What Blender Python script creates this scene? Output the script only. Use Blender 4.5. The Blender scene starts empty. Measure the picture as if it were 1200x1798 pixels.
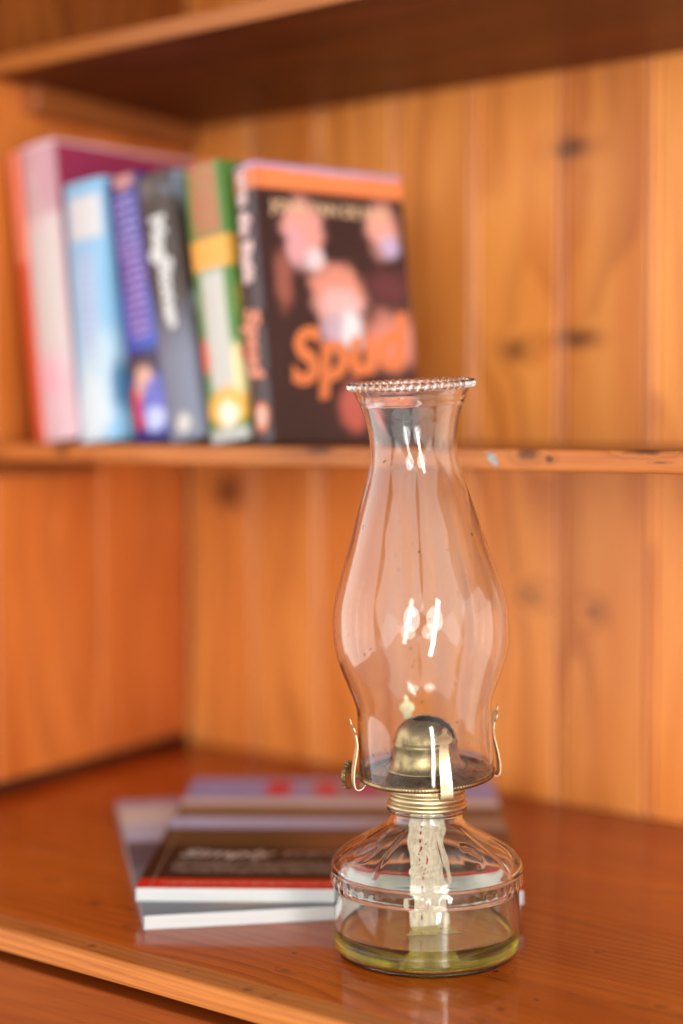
import bpy, bmesh, math, random
from mathutils import Vector, Matrix

random.seed(7)
S = bpy.context.scene
COL = S.collection

# ------------------------------------------------------------------ camera
F = 3000.0            # focal length in photo pixels (photo 1200 x 1798)
HOR = 748.0           # horizon row
EYE = 0.2945          # camera height above the counter top (z = 0)
PITCH = math.atan((899 - HOR) / F)
cam_data = bpy.data.cameras.new('camera')
cam = bpy.data.objects.new('camera', cam_data)
COL.objects.link(cam)
cam.location = (0, 0, EYE)
cam.rotation_euler = (math.radians(90) - PITCH, 0, 0)
cam_data.sensor_fit = 'VERTICAL'
cam_data.sensor_height = 36.0
cam_data.lens = F / 1798 * 36.0
cam_data.clip_start = 0.02
cam_data.clip_end = 50
cam_data.dof.use_dof = True
cam_data.dof.focus_distance = 0.925
cam_data.dof.aperture_fstop = cam_data.lens / 30.0
S.camera = cam

# ------------------------------------------------------------------ world + lamps
W = bpy.data.worlds.new('World')
S.world = W
W.use_nodes = True
bg = W.node_tree.nodes['Background']
bg.inputs['Color'].default_value = (0.96, 0.97, 1.0, 1)
bg.inputs['Strength'].default_value = 0.13

def area(name, loc, target, sx, sy, radiance, color=(1, 1, 1)):
    d = bpy.data.lights.new(name, 'AREA')
    d.shape = 'RECTANGLE'
    d.size, d.size_y = sx, sy
    d.energy = radiance * math.pi * sx * sy
    d.color = color
    o = bpy.data.objects.new(name, d)
    COL.objects.link(o)
    o.location = loc
    v = Vector(target) - Vector(loc)
    v.z = 0
    o.rotation_euler = v.to_track_quat('-Z', 'Z').to_euler()
    return o

LAMP = Vector((0.048, 0.951, 0.2))
def around(az, dist, z):
    a = math.radians(az)
    return (LAMP.x + math.sin(a) * dist, LAMP.y - math.cos(a) * dist, z)
area('window_pane_light', around(-11.5, 2.8, 0.62), LAMP, 0.17, 0.26, 28, (1, 0.97, 0.94))
area('window_pane_light', around(-16.5, 2.8, 0.36), LAMP, 0.19, 0.24, 28, (1, 0.97, 0.94))
area('door_glass_light', around(15.5, 2.9, 0.03), LAMP, 0.30, 2.4, 15, (1, 0.97, 0.94))
for az in (15.5, -14):
    area('glow_disc_light', around(az, 2.96, 0.42), LAMP, 1.1, 1.1, 2.6, (1, 0.98, 0.96)).data.shape = 'DISK'  # added discs, no real curtain: soft glow around the glass highlights
area('side_window_light', around(-98, 2.3, 0.45), LAMP, 2.8, 2.8, 1.0, (0.97, 0.98, 1.0))
area('room_fill_light', around(-32, 3.0, 1.05), LAMP, 3.6, 2.2, 1.0, (0.93, 0.97, 1.0))  # added broad fill panels standing in for the bright room, not windows
area('room_fill_light', around(29, 3.05, 1.05), LAMP, 3.2, 2.2, 0.88, (0.93, 0.97, 1.0))

S.view_settings.view_transform = 'Standard'
S.view_settings.look = 'None'
S.view_settings.gamma = 1
S.view_settings.use_curve_mapping = False
S.view_settings.exposure = 0.80
S.cycles.use_denoising = True
S.cycles.denoiser = 'OPENIMAGEDENOISE'
S.cycles.caustics_refractive = True
S.cycles.caustics_reflective = True
S.cycles.max_bounces = 24
S.cycles.transmission_bounces = 22
S.cycles.glossy_bounces = 6
S.cycles.diffuse_bounces = 4
S.cycles.transparent_max_bounces = 16
S.cycles.sample_clamp_indirect = 6.0
S.cycles.use_adaptive_sampling = False
S.cycles.blur_glossy = 0.3

# ------------------------------------------------------------------ pixel -> place
def ray(px, py):
    x, z = (px - 600) / F, -(py - 899) / F
    c, s = math.cos(PITCH), math.sin(PITCH)
    return Vector((x, c + z * s, z * c - s))
def at(px, py, z=0.0):
    d = ray(px, py)
    return Vector((0, 0, EYE)) + d * ((z - EYE) / d.z)
def on_plane(px, py, p0, e):
    """hit of the pixel's ray with the vertical plane through p0 along e: (distance along e, height)"""
    n = Vector((-e.y, e.x, 0))
    d, o = ray(px, py), Vector((0, 0, EYE))
    q = o + d * (n.dot(p0 - o) / n.dot(d))
    return (q - p0).dot(e), q.z

SH_UP, SH_MID = 0.565, 0.281
CORNER = at(338, 1303)
e_r = (at(1200, 1448) - CORNER).normalized()     # along the right wall
e_l = (at(0, 1398) - CORNER).normalized()        # along the left wall
n_r = Vector((-e_r.y, e_r.x, 0))                 # into the right wall
ANG_R = math.atan2(e_r.y, e_r.x)
ANG_L = math.atan2(e_l.y, e_l.x)

# ------------------------------------------------------------------ node helpers
class NT:
    def __init__(self, name):
        self.m = bpy.data.materials.new(name)
        self.m.use_nodes = True
        self.t = self.m.node_tree
        self.t.nodes.clear()
        self.out = self.t.nodes.new('ShaderNodeOutputMaterial')
    def n(self, kind, **kw):
        nd = self.t.nodes.new(kind)
        for k, v in kw.items():
            setattr(nd, k, v)
        return nd
    def set(self, sock, v):
        if isinstance(v, bpy.types.NodeSocket):
            self.t.links.new(v, sock)
        elif v is not None:
            if isinstance(v, (tuple, list)) and len(v) == 3 and sock.type == 'RGBA':
                v = (*v, 1)
            sock.default_value = v
    def math(self, op, a, b=None, c=None, clamp=False):
        nd = self.n('ShaderNodeMath', operation=op, use_clamp=clamp)
        self.set(nd.inputs[0], a)
        if b is not None: self.set(nd.inputs[1], b)
        if c is not None: self.set(nd.inputs[2], c)
        return nd.outputs[0]
    def mix(self, f, a, b, blend='MIX'):
        nd = self.n('ShaderNodeMix', data_type='RGBA', blend_type=blend)
        self.set(nd.inputs[0], f); self.set(nd.inputs[6], a); self.set(nd.inputs[7], b)
        return nd.outputs[2]
    def xyz(self, v):
        nd = self.n('ShaderNodeSeparateXYZ'); self.set(nd.inputs[0], v)
        return nd.outputs
    def vec(self, x, y, z):
        nd = self.n('ShaderNodeCombineXYZ')
        for i, q in enumerate((x, y, z)): self.set(nd.inputs[i], q)
        return nd.outputs[0]
    def noise(self, v, scale, detail=2, rough=0.5, dist=0.0):
        nd = self.n('ShaderNodeTexNoise')
        self.set(nd.inputs['Vector'], v)
        nd.inputs['Scale'].default_value = scale
        nd.inputs['Detail'].default_value = detail
        nd.inputs['Roughness'].default_value = rough
        nd.inputs['Distortion'].default_value = dist
        return nd.outputs[0]
    def smooth(self, v, lo, hi):
        nd = self.n('ShaderNodeMapRange', interpolation_type='SMOOTHSTEP')
        self.set(nd.inputs['Value'], v)
        nd.inputs['From Min'].default_value = lo
        nd.inputs['From Max'].default_value = hi
        return nd.outputs[0]
    def obj(self, ref=None):
        nd = self.n('ShaderNodeTexCoord')
        if ref: nd.object = ref
        return nd.outputs['Object']
    def bump(self, h, strength, dist=0.001):
        nd = self.n('ShaderNodeBump')
        self.set(nd.inputs['Height'], h)
        nd.inputs['Strength'].default_value = strength
        nd.inputs['Distance'].default_value = dist
        return nd.outputs[0]
    def principled(self, color, rough=0.5, metallic=0.0, coat=0.0, coat_rough=0.1, normal=None, ior=1.5, spec=0.5):
        p = self.n('ShaderNodeBsdfPrincipled')
        self.set(p.inputs['Base Color'], color)
        self.set(p.inputs['Roughness'], rough)
        self.set(p.inputs['Metallic'], metallic)
        p.inputs['Coat Weight'].default_value = coat
        p.inputs['Coat Roughness'].default_value = coat_rough
        p.inputs['IOR'].default_value = ior
        p.inputs['Specular IOR Level'].default_value = spec
        if normal is not None: self.t.links.new(normal, p.inputs['Normal'])
        self.t.links.new(p.outputs[0], self.out.inputs[0])
        return p

def wood(name, light, mid, dark, ref, along, across, ring=38.0, warp=2.2, rough=0.35, coat=0.0, coat_rough=0.15,
         knots=(), line=0.55, specks=0.0, per_object=True, bump=0.25, fine_amt=0.35, knot_axes=None, spec=0.5, chip=None):
    """varnished pine; along/across: names of the axes of ref's space the grain runs along / rings cross"""
    t = NT(name)
    p = t.xyz(t.obj(ref))
    ax = {'X': p[0], 'Y': p[1], 'Z': p[2]}
    other = [k for k in 'XYZ' if k not in (along, across)][0]
    l, a, o = ax[along], ax[across], ax[other]
    if per_object:
        rnd = t.n('ShaderNodeObjectInfo').outputs['Random']
        a2 = t.math('ADD', a, t.math('MULTIPLY', rnd, 3.7))
        l2 = t.math('ADD', l, t.math('MULTIPLY', rnd, 9.1))
    else:
        rnd, a2, l2 = 0.5, a, l
    w1 = t.noise(t.vec(t.math('MULTIPLY', a2, 7), t.math('MULTIPLY', l2, 1.6), t.math('MULTIPLY', o, 7)), 1.0, 2)
    rc = t.math('ADD', t.math('MULTIPLY', t.math('ADD', a2, t.math('MULTIPLY', o, 0.6)), ring), t.math('MULTIPLY', w1, warp * 4))
    kn = None
    ka_, kl_ = (ax[knot_axes[0]], ax[knot_axes[1]]) if knot_axes else (a, l)
    kwob = t.math('MULTIPLY', t.math('SUBTRACT', t.noise(t.obj(ref), 120, 2), 0.5), 0.9)
    for (ku, kv, ra, rl, *ks) in knots:          # along-coordinate kv, across-coordinate ku, radii
        du = t.math('DIVIDE', t.math('SUBTRACT', ka_, ku), ra)
        dv = t.math('DIVIDE', t.math('SUBTRACT', kl_, kv), rl)
        d = t.math('ADD', kwob, t.math('SQRT', t.math('ADD', t.math('MULTIPLY', du, du), t.math('MULTIPLY', dv, dv))))
        k = t.math('MULTIPLY', t.math('SUBTRACT', 1.0, t.smooth(d, 0.1, 1.5)), ks[0] if ks else 1.0)
        rc = t.math('ADD', rc, t.math('MULTIPLY', t.math('SUBTRACT', 1.0, t.smooth(d, 0.0, 2.4)), 1.3))
        kn = k if kn is None else t.math('MAXIMUM', kn, k)
    fr = t.math('FRACT', rc)
    late = t.math('MULTIPLY', t.smooth(fr, 0.35, 0.92), t.math('SUBTRACT', 1.0, t.smooth(fr, 0.93, 1.0)))
    late = t.math('MULTIPLY', late, t.math('ADD', 0.35, t.math('MULTIPLY', t.smooth(t.noise(t.vec(t.math('MULTIPLY', a2, 23), t.math('MULTIPLY', l2, 3.1), 5.5), 1.0, 2), 0.35, 0.65), 0.75)))
    soft = t.noise(t.vec(t.math('MULTIPLY', a2, 14), t.math('MULTIPLY', l2, 2.2), o), 1.0, 3, 0.6)
    fine = t.noise(t.vec(t.math('MULTIPLY', a2, 700), t.math('MULTIPLY', l2, 14), t.math('MULTIPLY', o, 300)), 1.0, 2, 0.6)
    c = t.mix(t.smooth(soft, 0.3, 0.72), light, mid)
    c = t.mix(t.math('MULTIPLY', late, line), c, dark)
    c = t.mix(t.math('MULTIPLY', t.smooth(fine, 0.42, 0.75), fine_amt), c, dark)
    if per_object:
        tint = t.mix(rnd, (0.80, 0.75, 0.70), (1.08, 1.08, 1.06))
        c = t.mix(1.0, c, tint, 'MULTIPLY')
    if kn is not None:
        kc = t.mix(t.noise(t.obj(ref), 90, 2), (0.035, 0.010, 0.004), (0.16, 0.045, 0.012))
        c = t.mix(t.math('MULTIPLY', kn, 0.93), c, kc)
    if chip:
        cu, cv, cr, cl = chip
        du = t.math('DIVIDE', t.math('SUBTRACT', ka_, cu), cr)
        dv = t.math('DIVIDE', t.math('ADD', t.math('SUBTRACT', kl_, cv), t.math('MULTIPLY', t.math('SUBTRACT', ka_, cu), 0.7)), cl)
        d = t.math('ADD', t.math('MULTIPLY', kwob, 1.3), t.math('SQRT', t.math('ADD', t.math('MULTIPLY', du, du), t.math('MULTIPLY', dv, dv))))
        q = t.noise(t.obj(ref), 900, 2)
        cc = t.mix(t.smooth(q, 0.4, 0.6), (0.10, 0.06, 0.04), (0.50, 0.52, 0.50))
        c = t.mix(t.math('SUBTRACT', 1.0, t.smooth(d, 0.8, 1.1)), c, cc)
    h = t.math('ADD', t.math('MULTIPLY', late, -0.35), t.math('MULTIPLY', fine, -0.5))
    if specks:
        v = t.n('ShaderNodeTexVoronoi')
        t.set(v.inputs['Vector'], t.vec(t.math('MULTIPLY', a, 62), t.math('MULTIPLY', l, 44), t.math('MULTIPLY', o, 50)))
        v.inputs['Scale'].default_value = 1.0
        big = t.math('LESS_THAN', t.noise(t.vec(t.math('MULTIPLY', a, 24), t.math('MULTIPLY', l, 17), 3.3), 1, 1), 0.50)
        sp = t.math('MULTIPLY', t.math('SUBTRACT', 1, t.smooth(v.outputs['Distance'], 0.03, 0.13)), big)
        c = t.mix(t.math('MULTIPLY', sp, specks), c, (0.03, 0.012, 0.008))
        h = t.math('SUBTRACT', h, t.math('MULTIPLY', sp, 1.5))
        # pale bruises and scuffs in the varnish
        sc = t.noise(t.vec(t.math('MULTIPLY', a, 130), t.math('MULTIPLY', l, 34), o), 1.0, 4, 0.7)
        zone = t.noise(t.vec(t.math('MULTIPLY', a, 9), t.math('MULTIPLY', l, 7), 8.1), 1.0, 2)
        sm = t.math('MULTIPLY', t.smooth(sc, 0.60, 0.72), t.smooth(zone, 0.46, 0.62))
        c = t.mix(t.math('MULTIPLY', sm, 0.5 * specks), c, (0.60, 0.24, 0.08))
        ck = t.noise(t.vec(t.math('MULTIPLY', a, 330), t.math('MULTIPLY', l, 9), 1.7), 1.0, 2)
        cz = t.noise(t.vec(t.math('MULTIPLY', a, 16), t.math('MULTIPLY', l, 11), 2.9), 1.0, 1)
        cm = t.math('MULTIPLY', t.smooth(ck, 0.66, 0.72), t.smooth(cz, 0.50, 0.60))
        c = t.mix(t.math('MULTIPLY', cm, 0.75 * specks), c, (0.05, 0.012, 0.004))
        h = t.math('SUBTRACT', h, t.math('MULTIPLY', cm, 0.8))
        rgh = t.math('ADD', rough, t.math('MULTIPLY', t.noise(t.vec(t.math('MULTIPLY', a, 30), t.math('MULTIPLY', l, 12), o), 1, 3), 0.16))
    else:
        rgh = rough
    nb = t.bump(h, bump, 0.0006)
    pr = t.principled(c, rgh, 0, coat, coat_rough, nb, spec=spec)
    return t.m

def plain(name, color, rough=0.6, metallic=0.0, vary=0.12, scale=60.0, bump=0.0, spec=0.5):
    t = NT(name)
    nz = t.noise(t.obj(), scale, 3)
    dk = tuple(c * (1 - vary * 1.6) for c in color)
    lt = tuple(min(1, c * (1 + vary)) for c in color)
    c = t.mix(nz, dk, lt)
    t.principled(c, rough, metallic, normal=t.bump(nz, bump) if bump else None, spec=spec)
    return t.m

# ------------------------------------------------------------------ object helpers
def link(name, data, mat=None, parent=None, loc=None, rot=None):
    o = bpy.data.objects.new(name, data)
    COL.objects.link(o)
    if mat is not None and data is not None:
        data.materials.clear(); data.materials.append(mat)
    o.parent = parent
    if loc is not None: o.location = loc
    if rot is not None: o.rotation_euler = rot
    return o
def empty(name, loc=(0, 0, 0), rot=(0, 0, 0), parent=None):
    o = link(name, None, None, parent, loc, rot)
    o.empty_display_size = 0.02
    return o
def tag(o, label=None, cat=None, group=None, kind=None):
    if label: o['label'] = label
    if cat: o['category'] = cat
    if group: o['group'] = group
    if kind: o['kind'] = kind
    return o
def bm_mesh(bm, name, smooth=False):
    bmesh.ops.recalc_face_normals(bm, faces=bm.faces[:])
    m = bpy.data.meshes.new(name)
    bm.to_mesh(m); bm.free()
    if smooth:
        for p in m.polygons: p.use_smooth = True
    return m
def box_mesh(name, x0, x1, y0, y1, z0, z1, bev=0.0, seg=2):
    bm = bmesh.new()
    bmesh.ops.create_cube(bm, size=1)
    for v in bm.verts:
        v.co = ((x0 + x1) / 2 + v.co.x * (x1 - x0), (y0 + y1) / 2 + v.co.y * (y1 - y0), (z0 + z1) / 2 + v.co.z * (z1 - z0))
    if bev:
        bmesh.ops.bevel(bm, geom=bm.edges[:], offset=bev, segments=seg, affect='EDGES', profile=0.5)
    return bm_mesh(bm, name)
def prism_mesh(name, pts, axis_len, bev=0.0, seg=2, axis='Z'):
    """polygon (a, b) extruded: axis Z -> (a, b, h); axis X -> (h, a, b)"""
    bm = bmesh.new()
    f3 = (lambda a, b, h: (a, b, h)) if axis == 'Z' else (lambda a, b, h: (h, a, b))
    lo = [bm.verts.new(f3(a, b, axis_len[0])) for a, b in pts]
    hi = [bm.verts.new(f3(a, b, axis_len[1])) for a, b in pts]
    bm.faces.new(lo); bm.faces.new(hi[::-1])
    n = len(pts)
    for i in range(n): bm.faces.new((lo[i], lo[(i + 1) % n], hi[(i + 1) % n], hi[i]))
    if bev: bmesh.ops.bevel(bm, geom=bm.edges[:], offset=bev, segments=seg, affect='EDGES', profile=0.5)
    return bm_mesh(bm, name)
def catmull(pts, per=6):
    out = []
    n = len(pts)
    for i in range(n - 1):
        p0, p1, p2, p3 = (Vector(pts[max(0, i - 1)]), Vector(pts[i]), Vector(pts[i + 1]), Vector(pts[min(n - 1, i + 2)]))
        for k in range(per):
            t = k / per
            out.append(0.5 * ((2 * p1) + (p2 - p0) * t + (2 * p0 - 5 * p1 + 4 * p2 - p3) * t * t + (3 * p1 - p0 - 3 * p2 + p3) * t ** 3))
    out.append(Vector(pts[-1]))
    return out
def lathe(name, prof, n=96, fn=None, closed=False, smooth=True):
    """prof: (r, z) pairs; fn(i, r, z, theta) -> (r, z)"""
    bm = bmesh.new()
    rows = []
    for i, (r, z) in enumerate(prof):
        if r < 1e-6:
            rows.append([bm.verts.new((0, 0, z))]); continue
        row = []
        for k in range(n):
            th = 2 * math.pi * k / n
            rr, zz = fn(i, r, z, th) if fn else (r, z)
            row.append(bm.verts.new((rr * math.cos(th), rr * math.sin(th), zz)))
        rows.append(row)
    seq = list(range(len(rows)))
    pairs = list(zip(seq[:-1], seq[1:])) + ([(seq[-1], 0)] if closed else [])
    for i, j in pairs:
        A, B = rows[i], rows[j]
        if len(A) == 1 and len(B) == 1: continue
        for k in range(n):
            q = (k + 1) % n
            if len(A) == 1: bm.faces.new((A[0], B[q], B[k]))
            elif len(B) == 1: bm.faces.new((A[k], A[q], B[0]))
            else: bm.faces.new((A[k], A[q], B[q], B[k]))
    return bm_mesh(bm, name, smooth)
def ribbon(name, path, halfw, thick, wdir, nrm_hint=None):
    """strip of given half widths along a path of points; wdir = width direction"""
    bm = bmesh.new()
    n = len(path)
    rings = []
    for i, p in enumerate(path):
        tg = (Vector(path[min(n - 1, i + 1)]) - Vector(path[max(0, i - 1)])).normalized()
        w = Vector(wdir).normalized()
        nn = tg.cross(w).normalized()
        hw = halfw[i] if isinstance(halfw, (list, tuple)) else halfw
        p = Vector(p)
        rings.append([bm.verts.new(p + w * sx * hw + nn * sy * thick / 2) for sx, sy in ((-1, -1), (1, -1), (1, 1), (-1, 1))])
    for A, B in zip(rings[:-1], rings[1:]):
        for k in range(4):
            bm.faces.new((A[k], A[(k + 1) % 4], B[(k + 1) % 4], B[k]))
    bm.faces.new(rings[0]); bm.faces.new(rings[-1][::-1])
    return bm_mesh(bm, name)
def text_mesh(name, body, size, ext=0.00015, shear=0.0, bold=0.0, align='CENTER'):
    cu = bpy.data.curves.new(name, 'FONT')
    cu.body = body; cu.size = size; cu.extrude = ext; cu.shear = shear; cu.offset = bold
    cu.align_x = align; cu.align_y = 'CENTER'
    cu.resolution_u = 3
    tmp = bpy.data.objects.new('tmp', cu)
    COL.objects.link(tmp)
    bpy.context.view_layer.update()
    me = bpy.data.meshes.new_from_object(tmp.evaluated_get(bpy.context.evaluated_depsgraph_get()))
    bpy.data.objects.remove(tmp); bpy.data.curves.remove(cu)
    me.name = name
    return me

# ------------------------------------------------------------------ the right wall: tongue and groove boards
wr = empty('wall_right', CORNER, (0, 0, ANG_R)); tag(wr, kind='structure')
KN = []
for px, py, rx, rz, st in ((1002, 260, 0.017, 0.0095, 1.0), (1012, 594, 0.019, 0.0085, 0.95), (905, 614, 0.016, 0.010, 0.75), (1046, 1075, 0.010, 0.009, 0.6),
                           (932, 1045, 0.014, 0.009, 0.55), (402, 862, 0.022, 0.018, 0.9), (560, 182, 0.012, 0.008, 0.5), (455, 250, 0.012, 0.012, 0.3)):
    s, z = on_plane(px, py, CORNER, e_r)
    KN.append((s, z, rx, rz, st))
M_wall = wood('pine_boards', (0.86, 0.34, 0.072), (0.70, 0.215, 0.034), (0.42, 0.095, 0.013), wr, 'Z', 'X', ring=26, warp=2.0,
              rough=0.42, coat=0.08, coat_rough=0.2, knots=KN, line=0.5, fine_amt=0.25)
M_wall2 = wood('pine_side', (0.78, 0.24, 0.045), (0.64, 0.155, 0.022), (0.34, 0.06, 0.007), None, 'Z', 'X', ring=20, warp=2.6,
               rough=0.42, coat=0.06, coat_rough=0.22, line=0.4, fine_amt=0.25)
M_wall_up = wood('pine_side_shaded', (0.36, 0.095, 0.014), (0.27, 0.060, 0.008), (0.12, 0.02, 0.003), None, 'Z', 'X', ring=20, warp=2.6,
                 rough=0.45, spec=0.3, line=0.5, fine_amt=0.25)  # shade of the upper compartment put into a darker copy of side pine
M_dark = plain('dark_gap', (0.02, 0.010, 0.006), 0.8)
grooves = [-0.006, 0.0756, 0.1531, 0.2368, 0.3184, 0.4000, 0.4794]
while grooves[-1] < 1.5: grooves.append(grooves[-1] + 0.0800)
def vboard(name, s0, s1, z0, z1, ch=0.0046, dp=0.0044, th=0.014, gap=0.0007):
    pts = [(s0 + gap, dp)]
    for k in range(9):                       # half-round bead along one edge
        a = math.pi - math.pi * k / 8
        pts.append((s0 + 0.0040 + 0.0030 * math.cos(a), 0.0012 - 0.0022 * math.sin(a)))
    pts += [(s0 + 0.0074, 0.0034), (s0 + 0.0082, 0.0034), (s0 + 0.0096, 0), (s1 - 0.0022, 0), (s1 - gap, 0.0016), (s1 - gap, th), (s0 + gap, th)]
    return prism_mesh(name, pts, (z0, z1))
for a, b in zip(grooves[:-1], grooves[1:]):
    link('board', vboard('board', a, b, 0.0008, 1.05), M_wall, wr)
link('backing', box_mesh('backing', -0.05, 1.5, 0.016, 0.03, -0.02, 1.05), M_dark, wr)

# ------------------------------------------------------------------ the left wall
wl = empty('wall_left', CORNER, (0, 0, ANG_L)); tag(wl, kind='structure')
# local x runs towards the room, local -y is behind the wall
x = 0.007
for wd in (0.128, 0.135, 0.14):
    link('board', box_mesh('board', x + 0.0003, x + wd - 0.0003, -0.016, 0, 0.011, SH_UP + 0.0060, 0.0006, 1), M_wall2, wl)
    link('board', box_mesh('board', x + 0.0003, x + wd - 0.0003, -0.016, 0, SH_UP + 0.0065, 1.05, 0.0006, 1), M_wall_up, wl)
    x += wd
WL_END = x
link('backing', box_mesh('backing', -0.05, x - 0.005, -0.04, -0.018, -0.02, 1.05), M_dark, wl)

# ------------------------------------------------------------------ shelves
up0, up1 = at(0, 130, SH_UP), at(600, 5, SH_UP)
e_s = (up1 - up0).normalized()                   # along the shelves' front edge
n_s = Vector((-e_s.y, e_s.x, 0))
def lw_hit(p, e):                                # where the line p + e t meets the left wall face
    den = e.x * e_l.y - e.y * e_l.x
    d = CORNER - p
    return p + e * ((d.x * e_l.y - d.y * e_l.x) / den)
SHROOT_ANG = math.atan2(e_s.y, e_s.x)
def shelf(name, front_pt, z_top, th, mat, label, bev):
    base = lw_hit(front_pt, e_s)
    base.z = 0
    o = empty(name, (base.x, base.y, z_top - th), (0, 0, SHROOT_ANG))
    inv = Matrix.Rotation(-SHROOT_ANG, 3, 'Z')
    def loc(p):
        q = inv @ (p - base); return (q.x, q.y)
    A = CORNER + e_l * 0.0; A = A - n_r * 0.0012
    Bp = CORNER + e_r * 1.25 - n_r * 0.0012
    pts = [(0.0006, 0), (1.25, 0), loc(Bp), loc(A)]
    link('board', prism_mesh('board', pts, (0, th), bev, 2), mat, o)
    tag(o, label, 'shelf')
    return o, base
M_shelf_up = wood('pine_shelf_upper_shaded', (0.17, 0.034, 0.005), (0.10, 0.017, 0.003), (0.035, 0.006, 0.0015), None, 'X', 'Y', ring=24, warp=3.0,
                  rough=0.45, coat=0.0, line=0.5, spec=0.3)  # shade on the underside is put into this dark colour
M_edge = wood('pine_edge_unshaded', (0.44, 0.14, 0.028), (0.33, 0.09, 0.015), (0.10, 0.018, 0.004), None, 'X', 'Z', ring=120, warp=2.5, rough=0.42, spec=0.3, line=0.5)  # front edge of the same board, in a tone left unshaded
def mid_u(px):
    b = lw_hit(up0, e_s)
    return on_plane(px, 800, Vector((b.x, b.y, 0)), e_s)[0]
M_shelf_mid = wood('pine_shelf_middle', (0.54, 0.175, 0.038), (0.46, 0.125, 0.022), (0.25, 0.048, 0.008), None, 'X', 'Y', ring=30, warp=3.0,
                   rough=0.42, coat=0.0, line=0.45, bump=0.2, spec=0.35, knot_axes='ZX', per_object=False,
                   knots=[(0.0105, mid_u(926), 0.0055, 0.0085), (0.0075, mid_u(966), 0.0022, 0.0035), (0.0128, mid_u(1135), 0.0028, 0.016),
                          (0.0110, mid_u(560), 0.0030, 0.016), (0.0085, mid_u(110), 0.0035, 0.010), (0.0065, mid_u(1160), 0.0007, 0.005)],
                   chip=(0.0066, mid_u(866), 0.0046, 0.0036))
sh_up, up_base = shelf('shelf', up0, SH_UP + 0.0125, 0.0125, M_shelf_up, 'upper pine shelf with underside darkened for shade above the row of books', 0.0018)
link('edging', box_mesh('edging', 0.0006, 1.25, -0.0032, -0.0001, -0.0004, 0.0129, 0.0012, 2), M_edge, sh_up)
sh_mid, mid_base = shelf('shelf', up0, SH_MID, 0.0135, M_shelf_mid, 'middle pine shelf carrying the row of upright books', 0.0022)
def sh_local(root, px, z):
    d = on_plane(px, 800, Vector((root.location.x, root.location.y, 0)), e_s)[0]
    return d
# cleats on the left wall (local frame of wall_left, hung under each shelf)
M_cleat = wood('pine_cleat', (0.40, 0.12, 0.026), (0.30, 0.08, 0.015), (0.13, 0.03, 0.006), None, 'X', 'Z', ring=60, warp=2.0, rough=0.42, line=0.4)
for nm, z, h, x0, x1, root, lab in (('cleat', SH_UP, 0.021, 0.012, 0.235, sh_up, None), ('cleat', SH_MID - 0.0135, 0.011, 0.16, 0.30, sh_mid, None)):
    bmx = box_mesh('cleat', x0, x1, 0.0005, 0.017, -h - 0.0005, -0.0005, 0.0008, 1)
    o = link(nm, bmx, M_cleat, root)
    # same place as if it hung in the wall's frame
    mw = Matrix.Translation((CORNER.x, CORNER.y, z)) @ Matrix.Rotation(ANG_L, 4, 'Z')
    rw = Matrix.Translation(root.location) @ Matrix.Rotation(SHROOT_ANG, 4, 'Z')
    o.matrix_local = rw.inverted() @ mw

shade_board = link('added_shade_board', prism_mesh('added_shade_board', [(CORNER.x, CORNER.y), tuple((CORNER + e_r * 1.3)[:2]), tuple((CORNER + e_r * 1.3 - n_r * 0.40)[:2]), tuple((CORNER + e_l * 0.44)[:2])], (0.70, 0.72)), M_shelf_up)  # added board, out of view, to shade the upper wall and shelf
tag(shade_board, kind='structure')
# ------------------------------------------------------------------ counter of the cabinet
c0, c1 = at(0, 1605), at(640, 1776)
e_c = (c1 - c0).normalized()
ANG_C = math.atan2(e_c.y, e_c.x)
NOSE = 0.020
cab = empty('cabinet', (c0.x, c0.y, -0.9), (0, 0, ANG_C))
tag(cab, 'built-in pine cabinet with worn varnished plank top under the oil lamp', 'cabinet')
TOPZ = 0.9
def cab_xy(px, py, z=0.0):
    q = Matrix.Rotation(-ANG_C, 3, 'Z') @ (at(px, py, z) - c0)
    return q.x, q.y
def spots(lst):
    out = []
    for px, py, ra, rl, st in lst:
        u, v = cab_xy(px, py)
        out.append((v, u, ra, rl, st))
    return out
TOP_SPOTS = spots([(222, 1627, 0.0026, 0.0024, 0.95), (165, 1587, 0.0055, 0.006, 0.6), (1050, 1672, 0.0022, 0.0020, 0.95), (952, 1681, 0.0010, 0.0010, 0.9),
                   (872, 1719, 0.0016, 0.011, 0.7), (500, 1705, 0.003, 0.0045, 0.6), (640, 1722, 0.0012, 0.0014, 0.9), (1160, 1768, 0.003, 0.004, 0.7),
                   (850, 1793, 0.0025, 0.006, 0.9), (1005, 1745, 0.0013, 0.004, 0.6), (90, 1548, 0.004, 0.009, 0.4)])
NOSE_SPOTS = spots([(162, 1661, 0.0022, 0.0034, 0.75), (328, 1706, 0.0016, 0.0016, 0.6), (434, 1738, 0.0030, 0.0036, 0.7), (470, 1752, 0.0022, 0.003, 0.5), (60, 1634, 0.0015, 0.004, 0.4)])
M_top = wood('varnished_top', (0.56, 0.120, 0.009), (0.44, 0.078, 0.005), (0.20, 0.026, 0.002), cab, 'X', 'Y', ring=105, warp=4.2,
             rough=0.27, coat=0.45, coat_rough=0.05, spec=0.06, line=0.62, specks=0.85, bump=0.35, fine_amt=0.4, knots=TOP_SPOTS)
M_nose = wood('worn_nosing', (0.66, 0.235, 0.055), (0.56, 0.165, 0.032), (0.28, 0.06, 0.010), cab, 'X', 'Z', ring=210, warp=2.6,
              rough=0.36, coat=0.08, coat_rough=0.2, spec=0.1, line=0.6, specks=0.8, bump=0.4, fine_amt=0.4, knots=NOSE_SPOTS, knot_axes='YX')
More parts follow.
